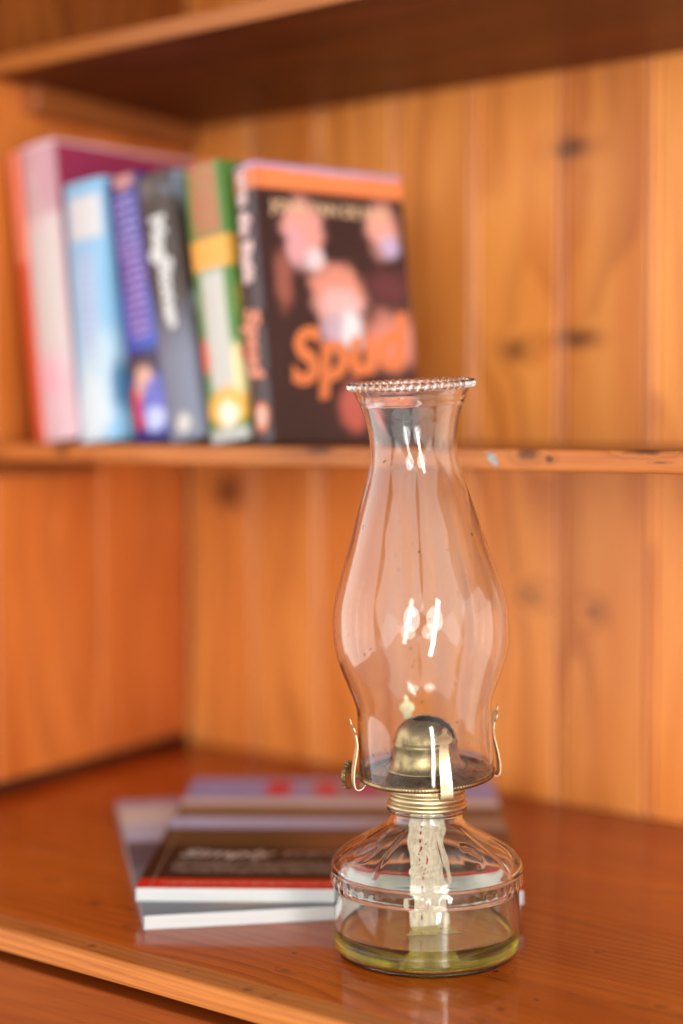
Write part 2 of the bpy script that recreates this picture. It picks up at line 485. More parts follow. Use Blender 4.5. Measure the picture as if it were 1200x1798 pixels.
M_drawer = wood('drawer_pine', (0.27, 0.058, 0.008), (0.22, 0.040, 0.005), (0.11, 0.015, 0.003), cab, 'X', 'Z', ring=110, warp=2.4,
                rough=0.45, coat=0.0, spec=0.05, line=0.45, fine_amt=0.3)
XL, XR = -0.34, 0.95
y = 0.0004
for i, wd in enumerate((0.118, 0.094, 0.102, 0.096, 0.1, 0.1)):
    link('plank', box_mesh('plank', XL, XR, y, y + wd - 0.0005, TOPZ - 0.016, TOPZ, 0.0005, 1), M_top, cab)
    y += wd
prof = [(-NOSE, -0.0105)]
for k in range(7):                                   # rounded front of the nosing
    a = math.pi - k / 6 * math.pi / 2
    prof.append((-NOSE + 0.0042 + 0.0042 * math.cos(a), -0.0042 + 0.0042 * math.sin(a)))
prof += [(0, 0), (0, -0.0135), (-NOSE + 0.0025, -0.0135), (-NOSE + 0.0006, -0.0126)]
m = prism_mesh('nosing', [(a, b + TOPZ) for a, b in prof], (XL, XR), axis='X')
link('nosing', m, M_nose, cab)
link('rail', box_mesh('rail', XL, XR, 0.012, 0.03, TOPZ - 0.9, TOPZ - 0.0165), M_dark, cab)
dr = link('drawer_front', box_mesh('drawer_front', XL + 0.02, XR - 0.05, -NOSE + 0.0015, 0.0105, TOPZ - 0.17, TOPZ - 0.0205, 0.0022, 3), M_drawer, cab)

# ------------------------------------------------------------------ print materials
def printed(name, base, shapes, rough=0.35, coat=0.0, xs=1.0, spec=0.5):
    """flat print in the object's own x (width) / y (height) / z coordinates, metres.
    shapes: ('rect'|'oval'|'text'|'bar', axis pair, cx, cy, hw, hh, colour, softness)"""
    t = NT(name)
    p = t.xyz(t.obj())
    c = base
    if isinstance(base, tuple): 
        nz0 = t.noise(t.obj(), 40, 2)
        c = t.mix(nz0, tuple(q * 0.88 for q in base), tuple(min(1, q * 1.08) for q in base))
    wob = t.math('MULTIPLY', t.math('SUBTRACT', t.noise(t.obj(), 75, 3, 0.6), 0.5), 1.1)
    for kind, axes, cx, cy, hw, hh, colr, sf in shapes:
        if axes[0] == 'X': cx, hw = cx * xs, hw * xs
        a = t.math('DIVIDE', t.math('SUBTRACT', p['XYZ'.index(axes[0])], cx), hw)
        b = t.math('DIVIDE', t.math('SUBTRACT', p['XYZ'.index(axes[1])], cy), hh)
        if kind == 'oval':
            d = t.math('SQRT', t.math('ADD', t.math('MULTIPLY', a, a), t.math('MULTIPLY', b, b)))
            d = t.math('ADD', d, wob)
        else:
            d = t.math('MAXIMUM', t.math('ABSOLUTE', a), t.math('ABSOLUTE', b))
        mk = t.math('SUBTRACT', 1, t.smooth(d, 1 - sf, 1 + sf))
        if kind == 'text':       # rows of tiny illegible print
            q = t.noise(t.vec(t.math('MULTIPLY', p['XYZ'.index(axes[0])], 620), t.math('MULTIPLY', p['XYZ'.index(axes[1])], 620), 0.3), 1.0, 1)
            rows = t.math('SINE', t.math('MULTIPLY', p['XYZ'.index(axes[1])], 2 * math.pi / max(hh * 2 / max(1, round(hh * 2 / 0.0065)), 0.001)))
            mk = t.math('MULTIPLY', mk, t.math('MULTIPLY', t.smooth(q, 0.44, 0.52), t.smooth(rows, -0.3, 0.1)))
        c = t.mix(mk, c, colr)
    t.principled(c, rough, 0, coat, 0.15, spec=spec)
    return t.m
M_page = None
def pages_mat(name, col, axis):
    t = NT(name)
    p = t.xyz(t.obj())
    st = t.noise(t.vec(*[t.math('MULTIPLY', p[i], 1500 if 'XYZ'[i] == axis else 14) for i in range(3)]), 1.0, 2)
    c = t.mix(st, tuple(q * 0.74 for q in col), col)
    t.principled(c, 0.75, normal=t.bump(st, 0.3, 0.0003))
    return t.m
M_pages_x = pages_mat('book_pages', (0.80, 0.74, 0.62), 'X')
M_pages_z = pages_mat('magazine_pages', (0.62, 0.61, 0.585), 'Z')

# ------------------------------------------------------------------ books on the middle shelf
spine_p = mid_base + n_s * 0.016
spine_p.z = 0
def px_on_spine(px, py):
    return on_plane(px, py, spine_p, e_s)
def book(name, label, bl, br, tl, depth, cover_mat, yaw=0.0, hardback=True, extra=None, dv=0.0, lean=None, height=None, s0=None):
    """bl/br: spine's bottom corners, tl: its top left corner (photo pixels); leans over the bottom left edge"""
    s_a, _ = px_on_spine(*bl)
    s_b, _ = px_on_spine(*br)
    s_t, z_t = px_on_spine(*tl)
    ln = math.atan2(s_a - s_t, z_t - SH_MID) if lean is None else lean
    hgt = math.hypot(s_a - s_t, z_t - SH_MID) if height is None else height
    wd = (s_b - s_a) * math.cos(ln)
    if s0 is not None: s_a = s0
    base = spine_p + e_s * s_a + n_s * dv
    root = empty(name, (base.x, base.y, SH_MID + 0.0003))
    root.rotation_euler = (Matrix.Rotation(SHROOT_ANG + yaw, 3, 'Z') @ Matrix.Rotation(-ln, 3, 'Y')).to_euler()
    # local: x = thickness 0..wd, y = depth 0..depth, z = height 0..hgt
    c = 0.0022 if hardback else 0.0007
    bm = bmesh.new()
    bow = 0.0016 if not hardback else 0.0022
    outer = [(0, depth)] + [(0, 0.002)]
    for k in range(9):
        u = k / 8
        outer.append((wd * u, -bow * math.sin(math.pi * u) + 0.0))
    outer += [(wd, 0.002), (wd, depth)]
    inner = [(wd - c, depth), (wd - c, 0.003), (c, 0.003), (c, depth)]
    cov = prism_mesh('cover', outer + inner, (0, hgt))
    co = link('cover', cov, cover_mat, root)
    ins = 0.003 if hardback else 0.0004
    link('pages', box_mesh('pages', c + 0.0002, wd - c - 0.0002, 0.0032, depth - ins, ins + 0.0002, hgt - ins), M_pages_x, root)
    tag(root, label, 'book', 'books leaning in a row on the middle shelf')
    if extra: extra(root, wd, hgt, depth)
    return root, wd, hgt, s_a, ln

def spine_text(root, body, size, wd, zc, mat, shear=0.0, bold=0.0, xoff=0.0, down=True, ang=0.0):
    m = text_mesh('lettering', body, size, shear=shear, bold=bold)
    o = link('lettering', m, mat, root, (wd / 2 + xoff, -0.0026, zc))
    # upright on the spine, reading downwards
    o.rotation_euler = (Matrix.Rotation(math.radians(-90 if False else 0), 3, 'X') @ Matrix.Identity(3)).to_euler()
    R = Matrix(((0, 1, 0), (0, 0, -1), (-1, 0, 0))).transposed().inverted()
    # text x -> -z (down), text y -> +x (right), text normal -> -y
    o.rotation_euler = Matrix(((0, 1, 0), (0, 0, -1), (-1, 0, 0))).to_euler()
    return o
M_white_ink = plain('white_ink', (0.72, 0.69, 0.66), 0.5)
M_salmon_ink = plain('salmon_ink', (0.80, 0.30, 0.19), 0.5)
M_orange_ink = plain('orange_ink', (0.78, 0.21, 0.065), 0.45)
M_pink_ink = plain('pale_pink_ink', (0.80, 0.56, 0.52), 0.5)
M_cream_ink = plain('cream_ink', (0.72, 0.46, 0.26), 0.5)

red_m = printed('red_cover', (0.62, 0.075, 0.022), [('rect', 'XZ', 0.002, 0.19, 0.01, 0.05, (0.75, 0.19, 0.10), 0.1)])
book('book', 'thin red book at the end of the row beside the left wall', (63, 769), (80, 769), (14, 272), 0.15, red_m, hardback=False)
def pinkx(root, wd, h, d):
    spine_text(root, 'mmm  mm  mmmm', 0.011, wd, h * 0.36, plain('grey_ink', (0.36, 0.33, 0.30), 0.6), bold=0.0)
pink_m = printed('pink_cover', (0.72, 0.50, 0.54), [
    ('rect', 'XZ', 0.015, 0.12, 0.0135, 0.055, (0.64, 0.59, 0.56), 0.45),
    ('rect', 'YZ', 0.0795, 0.1135, 0.0775, 0.1135, (0.36, 0.028, 0.05), 0.012),
    ('rect', 'YZ', 0.0795, 0.20, 0.0775, 0.024, (0.30, 0.03, 0.085), 0.2),
    ('rect', 'XZ', 0.01, 0.05, 0.006, 0.012, (0.82, 0.42, 0.50), 0.6),
    ('rect', 'XZ', 0.01, 0.19, 0.004, 0.02, (0.62, 0.45, 0.47), 0.6)], xs=1.29)
pk = book('book', 'tall thick pale pink hardback with crimson front cover', (80, 769), (139, 769), (36, 263), 0.155, pink_m)
blue_m = printed('pale_blue_cover', (0.26, 0.52, 0.74), [
    ('rect', 'XZ', 0.016, 0.168, 0.0130, 0.016, (0.66, 0.66, 0.66), 0.12),
    ('rect', 'XZ', 0.014, 0.105, 0.009, 0.036, (0.40, 0.58, 0.74), 0.5),
    ('oval', 'XZ', 0.020, 0.050, 0.016, 0.035, (0.50, 0.66, 0.76), 0.4),
    ('oval', 'XZ', 0.012, 0.022, 0.012, 0.030, (0.66, 0.76, 0.80), 0.4),
    ('oval', 'XZ', 0.034, 0.040, 0.006, 0.02, (0.10, 0.25, 0.42), 0.4),
    ('text', 'XZ', 0.014, 0.105, 0.004, 0.04, (0.42, 0.36, 0.66), 0.2)], xs=1.36)
book('book', 'pale blue paperback with a white panel near its top', (143, 771), (211, 771), (113, 328), 0.11, blue_m, hardback=False)
navy_m = printed('dark_blue_cover', (0.012, 0.016, 0.17), [
    ('rect', 'XZ', 0.012, 0.075, 0.02, 0.035, (0.022, 0.085, 0.44), 0.4),
    ('rect', 'XZ', 0.012, 0.160, 0.0085, 0.021, (0.06, 0.05, 0.28), 0.3),
    ('text', 'XZ', 0.012, 0.160, 0.0085, 0.023, (0.46, 0.40, 0.70), 0.2),
    ('rect', 'XZ', 0.013, 0.110, 0.0085, 0.033, (0.08, 0.05, 0.28), 0.3),
    ('text', 'XZ', 0.013, 0.110, 0.0085, 0.035, (0.50, 0.33, 0.62), 0.2),
    ('rect', 'XZ', 0.012, 0.057, 0.02, 0.010, (0.05, 0.03, 0.06), 0.5),
    ('oval', 'XZ', 0.004, 0.026, 0.009, 0.016, (0.68, 0.015, 0.045), 0.3),
    ('oval', 'XZ', 0.012, 0.040, 0.008, 0.015, (0.75, 0.42, 0.29), 0.3),
    ('oval', 'XZ', 0.018, 0.024, 0.012, 0.020, (0.14, 0.14, 0.48), 0.3),
    ('oval', 'XZ', 0.017, 0.015, 0.0075, 0.0085, (0.48, 0.52, 0.76), 0.4),
    ('oval', 'XZ', 0.014, 0.192, 0.008, 0.006, (0.55, 0.25, 0.22), 0.4)], xs=1.3)
book('book', 'dark blue paperback with lilac spine lettering and a red figure low down', (243, 771), (297, 771), (189, 320), 0.11, navy_m, hardback=False)
def blackx(root, wd, h, d):
    spine_text(root, 'Meg', 0.019, wd, h * 0.755, M_white_ink, bold=0.0012, xoff=0.002)
    spine_text(root, 'Stones', 0.0185, wd, h * 0.545, M_white_ink, bold=0.0011, xoff=0.004)
black_m = printed('charcoal_cover', (0.075, 0.052, 0.042), [
    ('rect', 'XZ', 0.014, 0.030, 0.04, 0.055, (0.20, 0.21, 0.27), 0.55),
    ('oval', 'XZ', 0.014, 0.012, 0.006, 0.007, (0.62, 0.58, 0.52), 0.35),
    ('oval', 'XZ', 0.012, 0.185, 0.006, 0.006, (0.13, 0.10, 0.09), 0.4),
    ('oval', 'YZ', 0.022, 0.098, 0.014, 0.016, (0.45, 0.55, 0.68), 0.35),
    ('oval', 'YZ', 0.02, 0.185, 0.016, 0.018, (0.28, 0.33, 0.42), 0.4)], rough=0.45, xs=1.2)
book('book', 'charcoal paperback with white hand-drawn spine lettering', (301, 770), (361, 770), (237, 318), 0.11, black_m, hardback=False, extra=blackx)
green_m = printed('green_cover', (0.10, 0.22, 0.045), [
    ('rect', 'XZ', 0.016, 0.180, 0.0115, 0.033, (0.50, 0.11, 0.06), 0.15),
    ('text', 'XZ', 0.016, 0.180, 0.011, 0.033, (0.20, 0.28, 0.08), 0.1),
    ('rect', 'XZ', 0.016, 0.133, 0.017, 0.0105, (0.86, 0.36, 0.06), 0.2),
    ('oval', 'XZ', 0.030, 0.048, 0.009, 0.02, (0.75, 0.62, 0.30), 0.4),
    ('oval', 'XZ', 0.003, 0.062, 0.005, 0.012, (0.70, 0.10, 0.03), 0.4),
    ('rect', 'XZ', 0.016, 0.078, 0.0100, 0.043, (0.54, 0.50, 0.44), 0.12),
    ('oval', 'YZ', 0.016, 0.060, 0.013, 0.010, (0.75, 0.06, 0.025), 0.3),
    ('oval', 'YZ', 0.02, 0.10, 0.015, 0.025, (0.55, 0.33, 0.08), 0.4),
    ('oval', 'XZ', 0.017, 0.024, 0.016, 0.014, (0.86, 0.42, 0.06), 0.3),
    ('oval', 'XZ', 0.018, 0.019, 0.008, 0.009, (0.86, 0.76, 0.58), 0.4),
    ('rect', 'XZ', 0.016, 0.002, 0.03, 0.007, (0.46, 0.46, 0.42), 0.3)], xs=1.1)
book('book', 'green book with orange bands and a white strip down its spine', (373, 771), (438, 771), (322, 300), 0.12, green_m, hardback=False)
def spudx(root, wd, h, d):
    spine_text(root, 'van de Ruit', 0.0165, wd, h * 0.775, M_pink_ink, bold=0.0014)
    spine_text(root, 'Spud', 0.024, wd, h * 0.36, M_salmon_ink, bold=0.0012, shear=0.15)
    # title and author line on the front cover (plane x = wd): text x -> +y, text y -> +z, normal -> +x
    Rm = Matrix(((0, 0, 1), (1, 0, 0), (0, 1, 0))).to_euler()
    t1 = link('lettering', text_mesh('lettering', 'Spud', 0.052, shear=0.3, bold=0.0020), M_orange_ink, root, (wd + 0.0003, 0.066, 0.062))
    t1.rotation_euler = Matrix(((0, 0, 1), (0.98, 0.2, 0), (-0.2 + 0.35, 0.98, 0))).to_euler()
    t2 = link('lettering', text_mesh('lettering', 'JOHN VAN DE RUIT', 0.0118, bold=0.0003), M_cream_ink, root, (wd + 0.0003, 0.064, 0.163))
    t2.rotation_euler = Rm
spud_m = printed('dark_cover', (0.045, 0.018, 0.016), [
    ('rect', 'XZ', 0.012, 0.10, 0.0105, 0.2, (0.075, 0.052, 0.055), 0.3),
    ('rect', 'YZ', 0.075, 0.184, 0.085, 0.0085, (0.88, 0.24, 0.08), 0.3),
    ('oval', 'YZ', 0.070, 0.196, 0.055, 0.007, (0.80, 0.40, 0.32), 0.5),
    ('oval', 'YZ', 0.038, 0.148, 0.017, 0.021, (0.80, 0.34, 0.28), 0.35),
    ('oval', 'YZ', 0.030, 0.135, 0.010, 0.015, (0.72, 0.35, 0.36), 0.35),
    ('oval', 'YZ', 0.046, 0.127, 0.009, 0.008, (0.78, 0.62, 0.62), 0.4),
    ('oval', 'YZ', 0.108, 0.152, 0.013, 0.018, (0.80, 0.36, 0.28), 0.4),
    ('oval', 'YZ', 0.113, 0.140, 0.009, 0.008, (0.56, 0.42, 0.58), 0.4),
    ('oval', 'YZ', 0.064, 0.104, 0.023, 0.021, (0.78, 0.30, 0.21), 0.3),
    ('oval', 'YZ', 0.066, 0.096, 0.019, 0.011, (0.82, 0.48, 0.44), 0.5),
    ('oval', 'YZ', 0.061, 0.076, 0.012, 0.014, (0.60, 0.42, 0.48), 0.35),
    ('oval', 'YZ', 0.074, 0.078, 0.009, 0.016, (0.78, 0.78, 0.78), 0.35),
    ('oval', 'YZ', 0.108, 0.072, 0.024, 0.020, (0.66, 0.24, 0.18), 0.5),
    ('oval', 'YZ', 0.018, 0.112, 0.007, 0.022, (0.32, 0.10, 0.07), 0.5),
    ('oval', 'YZ', 0.110, 0.11, 0.02, 0.012, (0.13, 0.035, 0.04), 0.6),
    ('oval', 'YZ', 0.070, 0.024, 0.012, 0.018, (0.50, 0.11, 0.08), 0.4),
    ('rect', 'XZ', 0.012, 0.195, 0.02, 0.005, (0.42, 0.30, 0.50), 0.4),
    ('oval', 'XZ', 0.0125, 0.018, 0.0078, 0.0105, (0.75, 0.20, 0.045), 0.2),
    ('oval', 'XZ', 0.0125, 0.018, 0.0052, 0.0075, (0.80, 0.52, 0.42), 0.25)])
book('book', 'dark paperback with an orange script title, its front cover showing', (447, 771), (494, 771), (400, 297), 0.129, spud_m,
     yaw=math.radians(-13), hardback=False, extra=spudx)

# ------------------------------------------------------------------ magazines on the counter
def magazine(label, corner, ang, z0, w, d, th, cover_mat, spine_mat, extra=None):
    o = empty('magazine', (corner.x, corner.y, z0), (0, 0, ang))
    bm = bmesh.new()
    link('pages', box_mesh('pages', 0.0003, w - 0.0004, 0.0002, d - 0.0003, 0.0004, th - 0.0004), M_pages_z, o)
    link('back_cover', box_mesh('back_cover', 0, w, 0, d, 0, 0.0003), plain('back_print', (0.55, 0.53, 0.5), 0.35), o)
    link('front_cover', box_mesh('front_cover', 0, w, 0, d, th - 0.0003, th), cover_mat, o)
    link('spine', box_mesh('spine', -0.0004, -0.00005, 0, d, 0.0001, th - 0.0001), spine_mat, o)
    tag(o, label, 'magazine')
    if extra: extra(o, w, d, th)
    return o
MT = 0.0086
lo_c, lo_r = at(253, 1634), at(583, 1612)
lo_ang = math.atan2(lo_r.y - lo_c.y, lo_r.x - lo_c.x) - math.radians(2.6)
M_lo = printed('grey_cover', (0.22, 0.23, 0.25), [
    ('rect', 'XY', 0.11, 0.02, 0.06, 0.010, (0.45, 0.30, 0.16), 0.5),
    ('rect', 'XY', 0.10, 0.16, 0.2, 0.05, (0.13, 0.11, 0.12), 0.3),
    ('rect', 'XY', 0.10, 0.21, 0.2, 0.03, (0.58, 0.58, 0.72), 0.3),
    ('rect', 'XY', 0.10, 0.262, 0.2, 0.035, (0.78, 0.70, 0.64), 0.4),
    ('rect', 'XY', 0.10, 0.33, 0.2, 0.04, (0.46, 0.44, 0.62), 0.4)], rough=0.35, spec=0.03)
lo_mag = magazine('grey covered magazine at the bottom of the pile, turned askew', lo_c, lo_ang, 0.0003, 0.228, 0.310, MT, M_lo, plain('grey_spine', (0.30, 0.27, 0.27), 0.4))
hi_c, hi_r = at(238, 1583, MT + 0.0005), at(918, 1581, MT + 0.0005)
hi_bl = at(345, 1366, 2 * MT)
hi_ang = math.radians(-1.6)
def himag(o, w, d, th):
    M_script = plain('script_ink', (0.62, 0.53, 0.44), 0.5)
    a = link('lettering', text_mesh('lettering', 'Simply', 0.023, ext=0.00008, shear=0.35, bold=0.0003), M_script, o, (0.046, 0.082, th + 0.0001))
    b = link('lettering', text_mesh('lettering', 'scenic', 0.018, ext=0.00008, shear=0.35, bold=0.0001), plain('faded_ink', (0.42, 0.27, 0.19), 0.5), o, (0.104, 0.085, th + 0.0001))
M_hi = printed('landscape_cover', (0.040, 0.020, 0.012), [
    ('rect', 'XY', 0.115, 0.132, 0.3, 0.028, (0.13, 0.075, 0.03), 0.5),
    ('rect', 'XY', 0.17, 0.118, 0.07, 0.022, (0.30, 0.12, 0.045), 0.5),
    ('oval', 'XY', 0.165, 0.10, 0.035, 0.012, (0.07, 0.03, 0.018), 0.4),
    ('rect', 'XY', 0.115, 0.170, 0.3, 0.016, (0.58, 0.62, 0.86), 0.5),
    ('oval', 'XY', 0.215, 0.170, 0.09, 0.02, (0.44, 0.30, 0.19), 0.5),
    ('rect', 'XY', 0.115, 0.203, 0.3, 0.012, (0.33, 0.19, 0.055), 0.7),
    ('oval', 'XY', 0.185, 0.212, 0.055, 0.013, (0.16, 0.055, 0.025), 0.5),
    ('rect', 'XY', 0.115, 0.236, 0.3, 0.014, (0.86, 0.80, 0.74), 0.6),
    ('rect', 'XY', 0.115, 0.288, 0.3, 0.038, (0.42, 0.46, 0.86), 0.4),
    ('oval', 'XY', 0.145, 0.282, 0.055, 0.036, (0.44, 0.32, 0.28), 0.6),
    ('oval', 'XY', 0.068, 0.283, 0.011, 0.026, (0.80, 0.06, 0.05), 0.3),
    ('oval', 'XY', 0.104, 0.281, 0.009, 0.024, (0.80, 0.06, 0.05), 0.3),
    ('oval', 'XY', 0.135, 0.287, 0.012, 0.03, (0.58, 0.10, 0.22), 0.5),
    ('oval', 'XY', 0.165, 0.283, 0.012, 0.026, (0.66, 0.10, 0.16), 0.5),
    ('text', 'XY', 0.068, 0.050, 0.052, 0.015, (0.42, 0.34, 0.28), 0.05),
    ('rect', 'XY', 0.115, 0.0105, 0.3, 0.0105, (0.74, 0.030, 0.012), 0.03),
    ('text', 'XY', 0.11, 0.0108, 0.095, 0.0045, (0.85, 0.36, 0.25), 0.05),
    ('rect', 'XY', 0.0085, 0.2, 0.0004, 0.3, (0.34, 0.22, 0.15), 0.3)], rough=0.35, spec=0.03)
hi_mag = magazine('magazine with a landscape cover and red bottom strip on top of the pile', hi_c, hi_ang, MT + 0.0006,
                  (hi_r - hi_c).length, 0.318, MT, M_hi, plain('brown_spine', (0.10, 0.055, 0.035), 0.4), himag)

# ------------------------------------------------------------------ the oil lamp
LC = at(749, 1672)
lamp = empty('oil_lamp', (LC.x, LC.y, 0.0002))
tag(lamp, 'clear glass oil lamp with brass burner, beaded chimney and a little oil', 'oil lamp')
mm = 0.001

def glass(name, color=(1, 1, 1), ior=1.5, wave=0.0, dust=0.0):
    t = NT(name)
    g = t.n('ShaderNodeBsdfGlass')
    t.set(g.inputs['Color'], color)
    g.inputs['Roughness'].default_value = 0.0
    g.inputs['IOR'].default_value = ior
    sh = g.outputs[0]
    if wave:
        p = t.xyz(t.obj())
        h = t.noise(t.vec(t.math('MULTIPLY', p[0], 30), t.math('MULTIPLY', p[1], 30), t.math('MULTIPLY', p[2], 11)), 1.0, 1)
        t.t.links.new(t.bump(h, wave, 0.004), g.inputs['Normal'])
    if dust:
        p = t.xyz(t.obj())
        d1 = t.noise(t.vec(t.math('MULTIPLY', p[0], 34), t.math('MULTIPLY', p[1], 34), t.math('MULTIPLY', p[2], 9)), 1.0, 4, 0.65)
        d2 = t.noise(t.obj(), 1700, 1)
        k = t.math('ADD', t.math('MULTIPLY', t.smooth(d1, 0.35, 0.75), dust), t.math('MULTIPLY', t.smooth(d2, 0.76, 0.80), 0.25))
        df = t.n('ShaderNodeBsdfDiffuse'); df.inputs['Color'].default_value = (0.75, 0.72, 0.70, 1)
        mx = t.n('ShaderNodeMixShader')
        t.set(mx.inputs[0], k)
        t.t.links.new(sh, mx.inputs[1]); t.t.links.new(df.outputs[0], mx.inputs[2])
        sh = mx.outputs[0]
        d3 = t.noise(t.obj(), 330, 1)
        d4 = t.noise(t.obj(), 45, 1)
        dk = t.n('ShaderNodeBsdfDiffuse'); dk.inputs['Color'].default_value = (0.10, 0.05, 0.03, 1)
        m2 = t.n('ShaderNodeMixShader')
        t.set(m2.inputs[0], t.math('MULTIPLY', t.math('MULTIPLY', t.smooth(d3, 0.74, 0.78), t.smooth(d4, 0.5, 0.6)), 0.7))
        t.t.links.new(sh, m2.inputs[1]); t.t.links.new(dk.outputs[0], m2.inputs[2])
        sh = m2.outputs[0]
    t.t.links.new(sh, t.out.inputs[0])
    return t
M_font = glass('font_glass', (0.99, 1.0, 0.985), 1.5, 0.012, 0.022).m
M_chim = glass('chimney_glass', (0.992, 1.0, 0.992), 1.5, 0.004, 0.055).m
M_bead = glass('bead_glass', (0.99, 1.0, 0.99), 1.5).m
tt = glass('lamp_oil', (1.0, 0.98, 0.80), 1.44)
va = tt.n('ShaderNodeVolumeAbsorption')
va.inputs['Color'].default_value = (0.84, 0.77, 0.06, 1)
va.inputs['Density'].default_value = 22
tt.t.links.new(va.outputs[0], tt.out.inputs['Volume'])
M_oil = tt.m

def brass(name, col=(0.60, 0.42, 0.18), tarn=(0.23, 0.13, 0.05), rough=0.3, amount=0.6, line_axis=None):
    t = NT(name)
    p = t.xyz(t.obj())
    n1 = t.noise(t.obj(), 150, 4, 0.65)
    n2 = t.noise(t.vec(t.math('MULTIPLY', p[0], 90), t.math('MULTIPLY', p[1], 90), t.math('MULTIPLY', p[2], 1200)), 1.0, 2)
    k = t.smooth(n1, 0.38, 0.72)
    c = t.mix(t.math('MULTIPLY', k, amount), col, tarn)
    r = t.math('ADD', rough, t.math('MULTIPLY', k, 0.25))
    t.principled(c, r, 1.0, normal=t.bump(n2, 0.12, 0.0003))
    return t.m
M_brass = brass('brass', (0.72, 0.56, 0.31), (0.36, 0.24, 0.11), 0.32, 0.5)
M_brass_old = brass('brass_tarnished', (0.42, 0.29, 0.14), (0.12, 0.07, 0.035), 0.34, 0.8)
M_brass_clip = brass('brass_clip', (0.76, 0.62, 0.38), (0.45, 0.32, 0.16), 0.42, 0.4)
M_soot = plain('soot', (0.012, 0.010, 0.010), 0.6)

# font: the glass oil reservoir
outer = [(0, 0.9), (30, 0.8), (42, 0.2), (45.5, 0.0), (48.5, 0.7), (50.6, 2.6), (51.5, 5.5), (51.7, 9), (51.7, 20), (51.7, 30), (51.6, 36), (51.6, 37.6),
         (52.2, 38.4), (53.0, 39.6), (53.5, 41.2), (53.6, 43.0), (53.5, 44.6), (53.1, 46.0), (52.9, 46.8), (53.6, 47.6), (53.9, 48.8), (53.5, 50.6),
         (52.3, 53.0), (50.2, 55.4), (46.5, 58.5), (41.6, 61.8), (36.0, 65.0), (30.0, 68.4), (25.0, 71.4), (22.0, 73.6), (20.4, 75.6),
         (20.0, 78.0), (20.2, 80.0), (21.8, 80.8), (22.3, 82.0), (21.6, 83.0), (19.8, 83.4), (19.4, 90.0)]
inner = [(16.6, 90.0), (16.8, 80), (17.2, 76), (19.0, 72.8), (23.0, 69.6), (28.6, 66.0), (34.8, 62.4), (40.6, 59.0), (45.2, 55.6), (48.2, 52.0), (49.4, 48.5),
         (49.3, 43), (48.6, 38), (48.4, 30), (48.3, 20), (48.3, 9), (47.9, 5.4), (45.6, 3.4), (30, 3.1), (0, 3.0)]
outer_d = [v for v in catmull([(a, b, 0) for a, b in outer], 3)]
inner_d = [v for v in catmull([(a, b, 0) for a, b in inner], 3)]
profile = [(max(0.0, v.x) * mm, v.y * mm) for v in outer_d] + [(max(0.0, v.x) * mm, v.y * mm) for v in inner_d]
profile[0] = (0, profile[0][1]); profile[-1] = (0, profile[-1][1])
NO = len(outer_d)
NRIB = 8
def font_fn(i, r, z, th):
    if i >= NO: return r, z
    zz = z / mm
    d = 0.0
    if 37.2 < zz < 46.8:                                   # band of upright scallops
        win = math.sin(math.pi * (zz - 37.2) / 9.6)
        d += win * 0.26 * math.cos(th * 42)
    if 51.5 < zz < 74 and r > 0.021:                       # shoulder: ribs and thumbprints
        ph = (th * NRIB / (2 * math.pi) + 0.28) % 1.0
        q = ph - 0.5
        win = min(1, (zz - 51.5) / 4) * min(1, (74 - zz) / 4)
        d += win * 0.34 * math.exp(-(q * r / mm * 0.785 / 0.9) ** 2)
        # crescent: a round dimple between two ribs
        a = ((ph + 0.5) % 1.0 - 0.5) * r / mm * 0.785
        b = (zz - 62.0) * 1.55
        rad = math.hypot(a, b)
        d += win * (0.42 * math.exp(-((rad - 6.5) / 1.0) ** 2) * (1 if a > -1.0 else 0.15) - 0.25 * math.exp(-(rad / 5.0) ** 2))
    return r + d * mm, z + (0.5 * d * mm if zz > 51.5 else 0)
font = link('font', lathe('font', profile, 256, font_fn), M_font, lamp)
tag(font, 'clear pressed glass reservoir with a scalloped band')

# oil: pushed a hair into the glass so that no air film shows
oil_p = [(0, 2.8)] + [(r, z) for r, z in ((30, 2.9), (45.8, 3.2), (48.1, 5.3), (48.5, 9), (48.5, 15.6))] + [(47.6, 15.0), (46.0, 14.85), (30, 14.8), (0, 14.8)]
oil = link('oil', lathe('oil', [(r * mm, z * mm) for r, z in oil_p], 128), M_oil, lamp)
tag(oil, 'shallow pool of yellow-green lamp oil')

# wick: two cotton tails hanging into the oil
t = NT('wick_cotton')
p = t.xyz(t.obj())
wv = t.math('MULTIPLY', t.math('SINE', t.math('MULTIPLY', p[0], 7000)), t.math('SINE', t.math('MULTIPLY', p[2], 5200)))
nz = t.noise(t.obj(), 300, 3)
nz = t.math('ADD', t.math('MULTIPLY', nz, 0.5), t.math('MULTIPLY', t.noise(t.vec(t.math('MULTIPLY', p[0], 1300), t.math('MULTIPLY', p[1], 1300), t.math('MULTIPLY', p[2], 110)), 1.0, 2), 0.5))
t.principled(t.mix(t.smooth(nz, 0.25, 0.7), (0.58, 0.43, 0.28), (0.96, 0.82, 0.62)), 0.9, normal=t.bump(wv, 0.6, 0.0004))
M_wick = t.m
def wick_path(x0, y0, dx, n, zb, curl):
    pts = []
    for i in range(n + 1):
        u = i / n
        z = (88 - u * (88 - zb))
        pts.append(((x0 + dx * u + 0.8 * math.sin(u * 14)) * mm, (y0 + 1.2 * math.sin(u * 9 + 1)) * mm, z * mm))
    for k in range(1, 9):
        u = k / 8
        pts.append(((x0 + dx + curl * u) * mm, (y0 - 6 * u) * mm, (zb - 3.0 * math.sin(u * 1.6)) * mm))
    return pts
wp = wick_path(-2.0, -1.0, 1.5, 34, 7.0, -3)
wk = link('wick', ribbon('wick', wp, [8.4 * mm + 0.25 * mm * math.sin(i * 1.3) for i in range(len(wp))], 1.3 * mm, (1, 0.1, 0)), M_wick, lamp)
tag(wk, 'flat cotton wick with a row of red stitches')
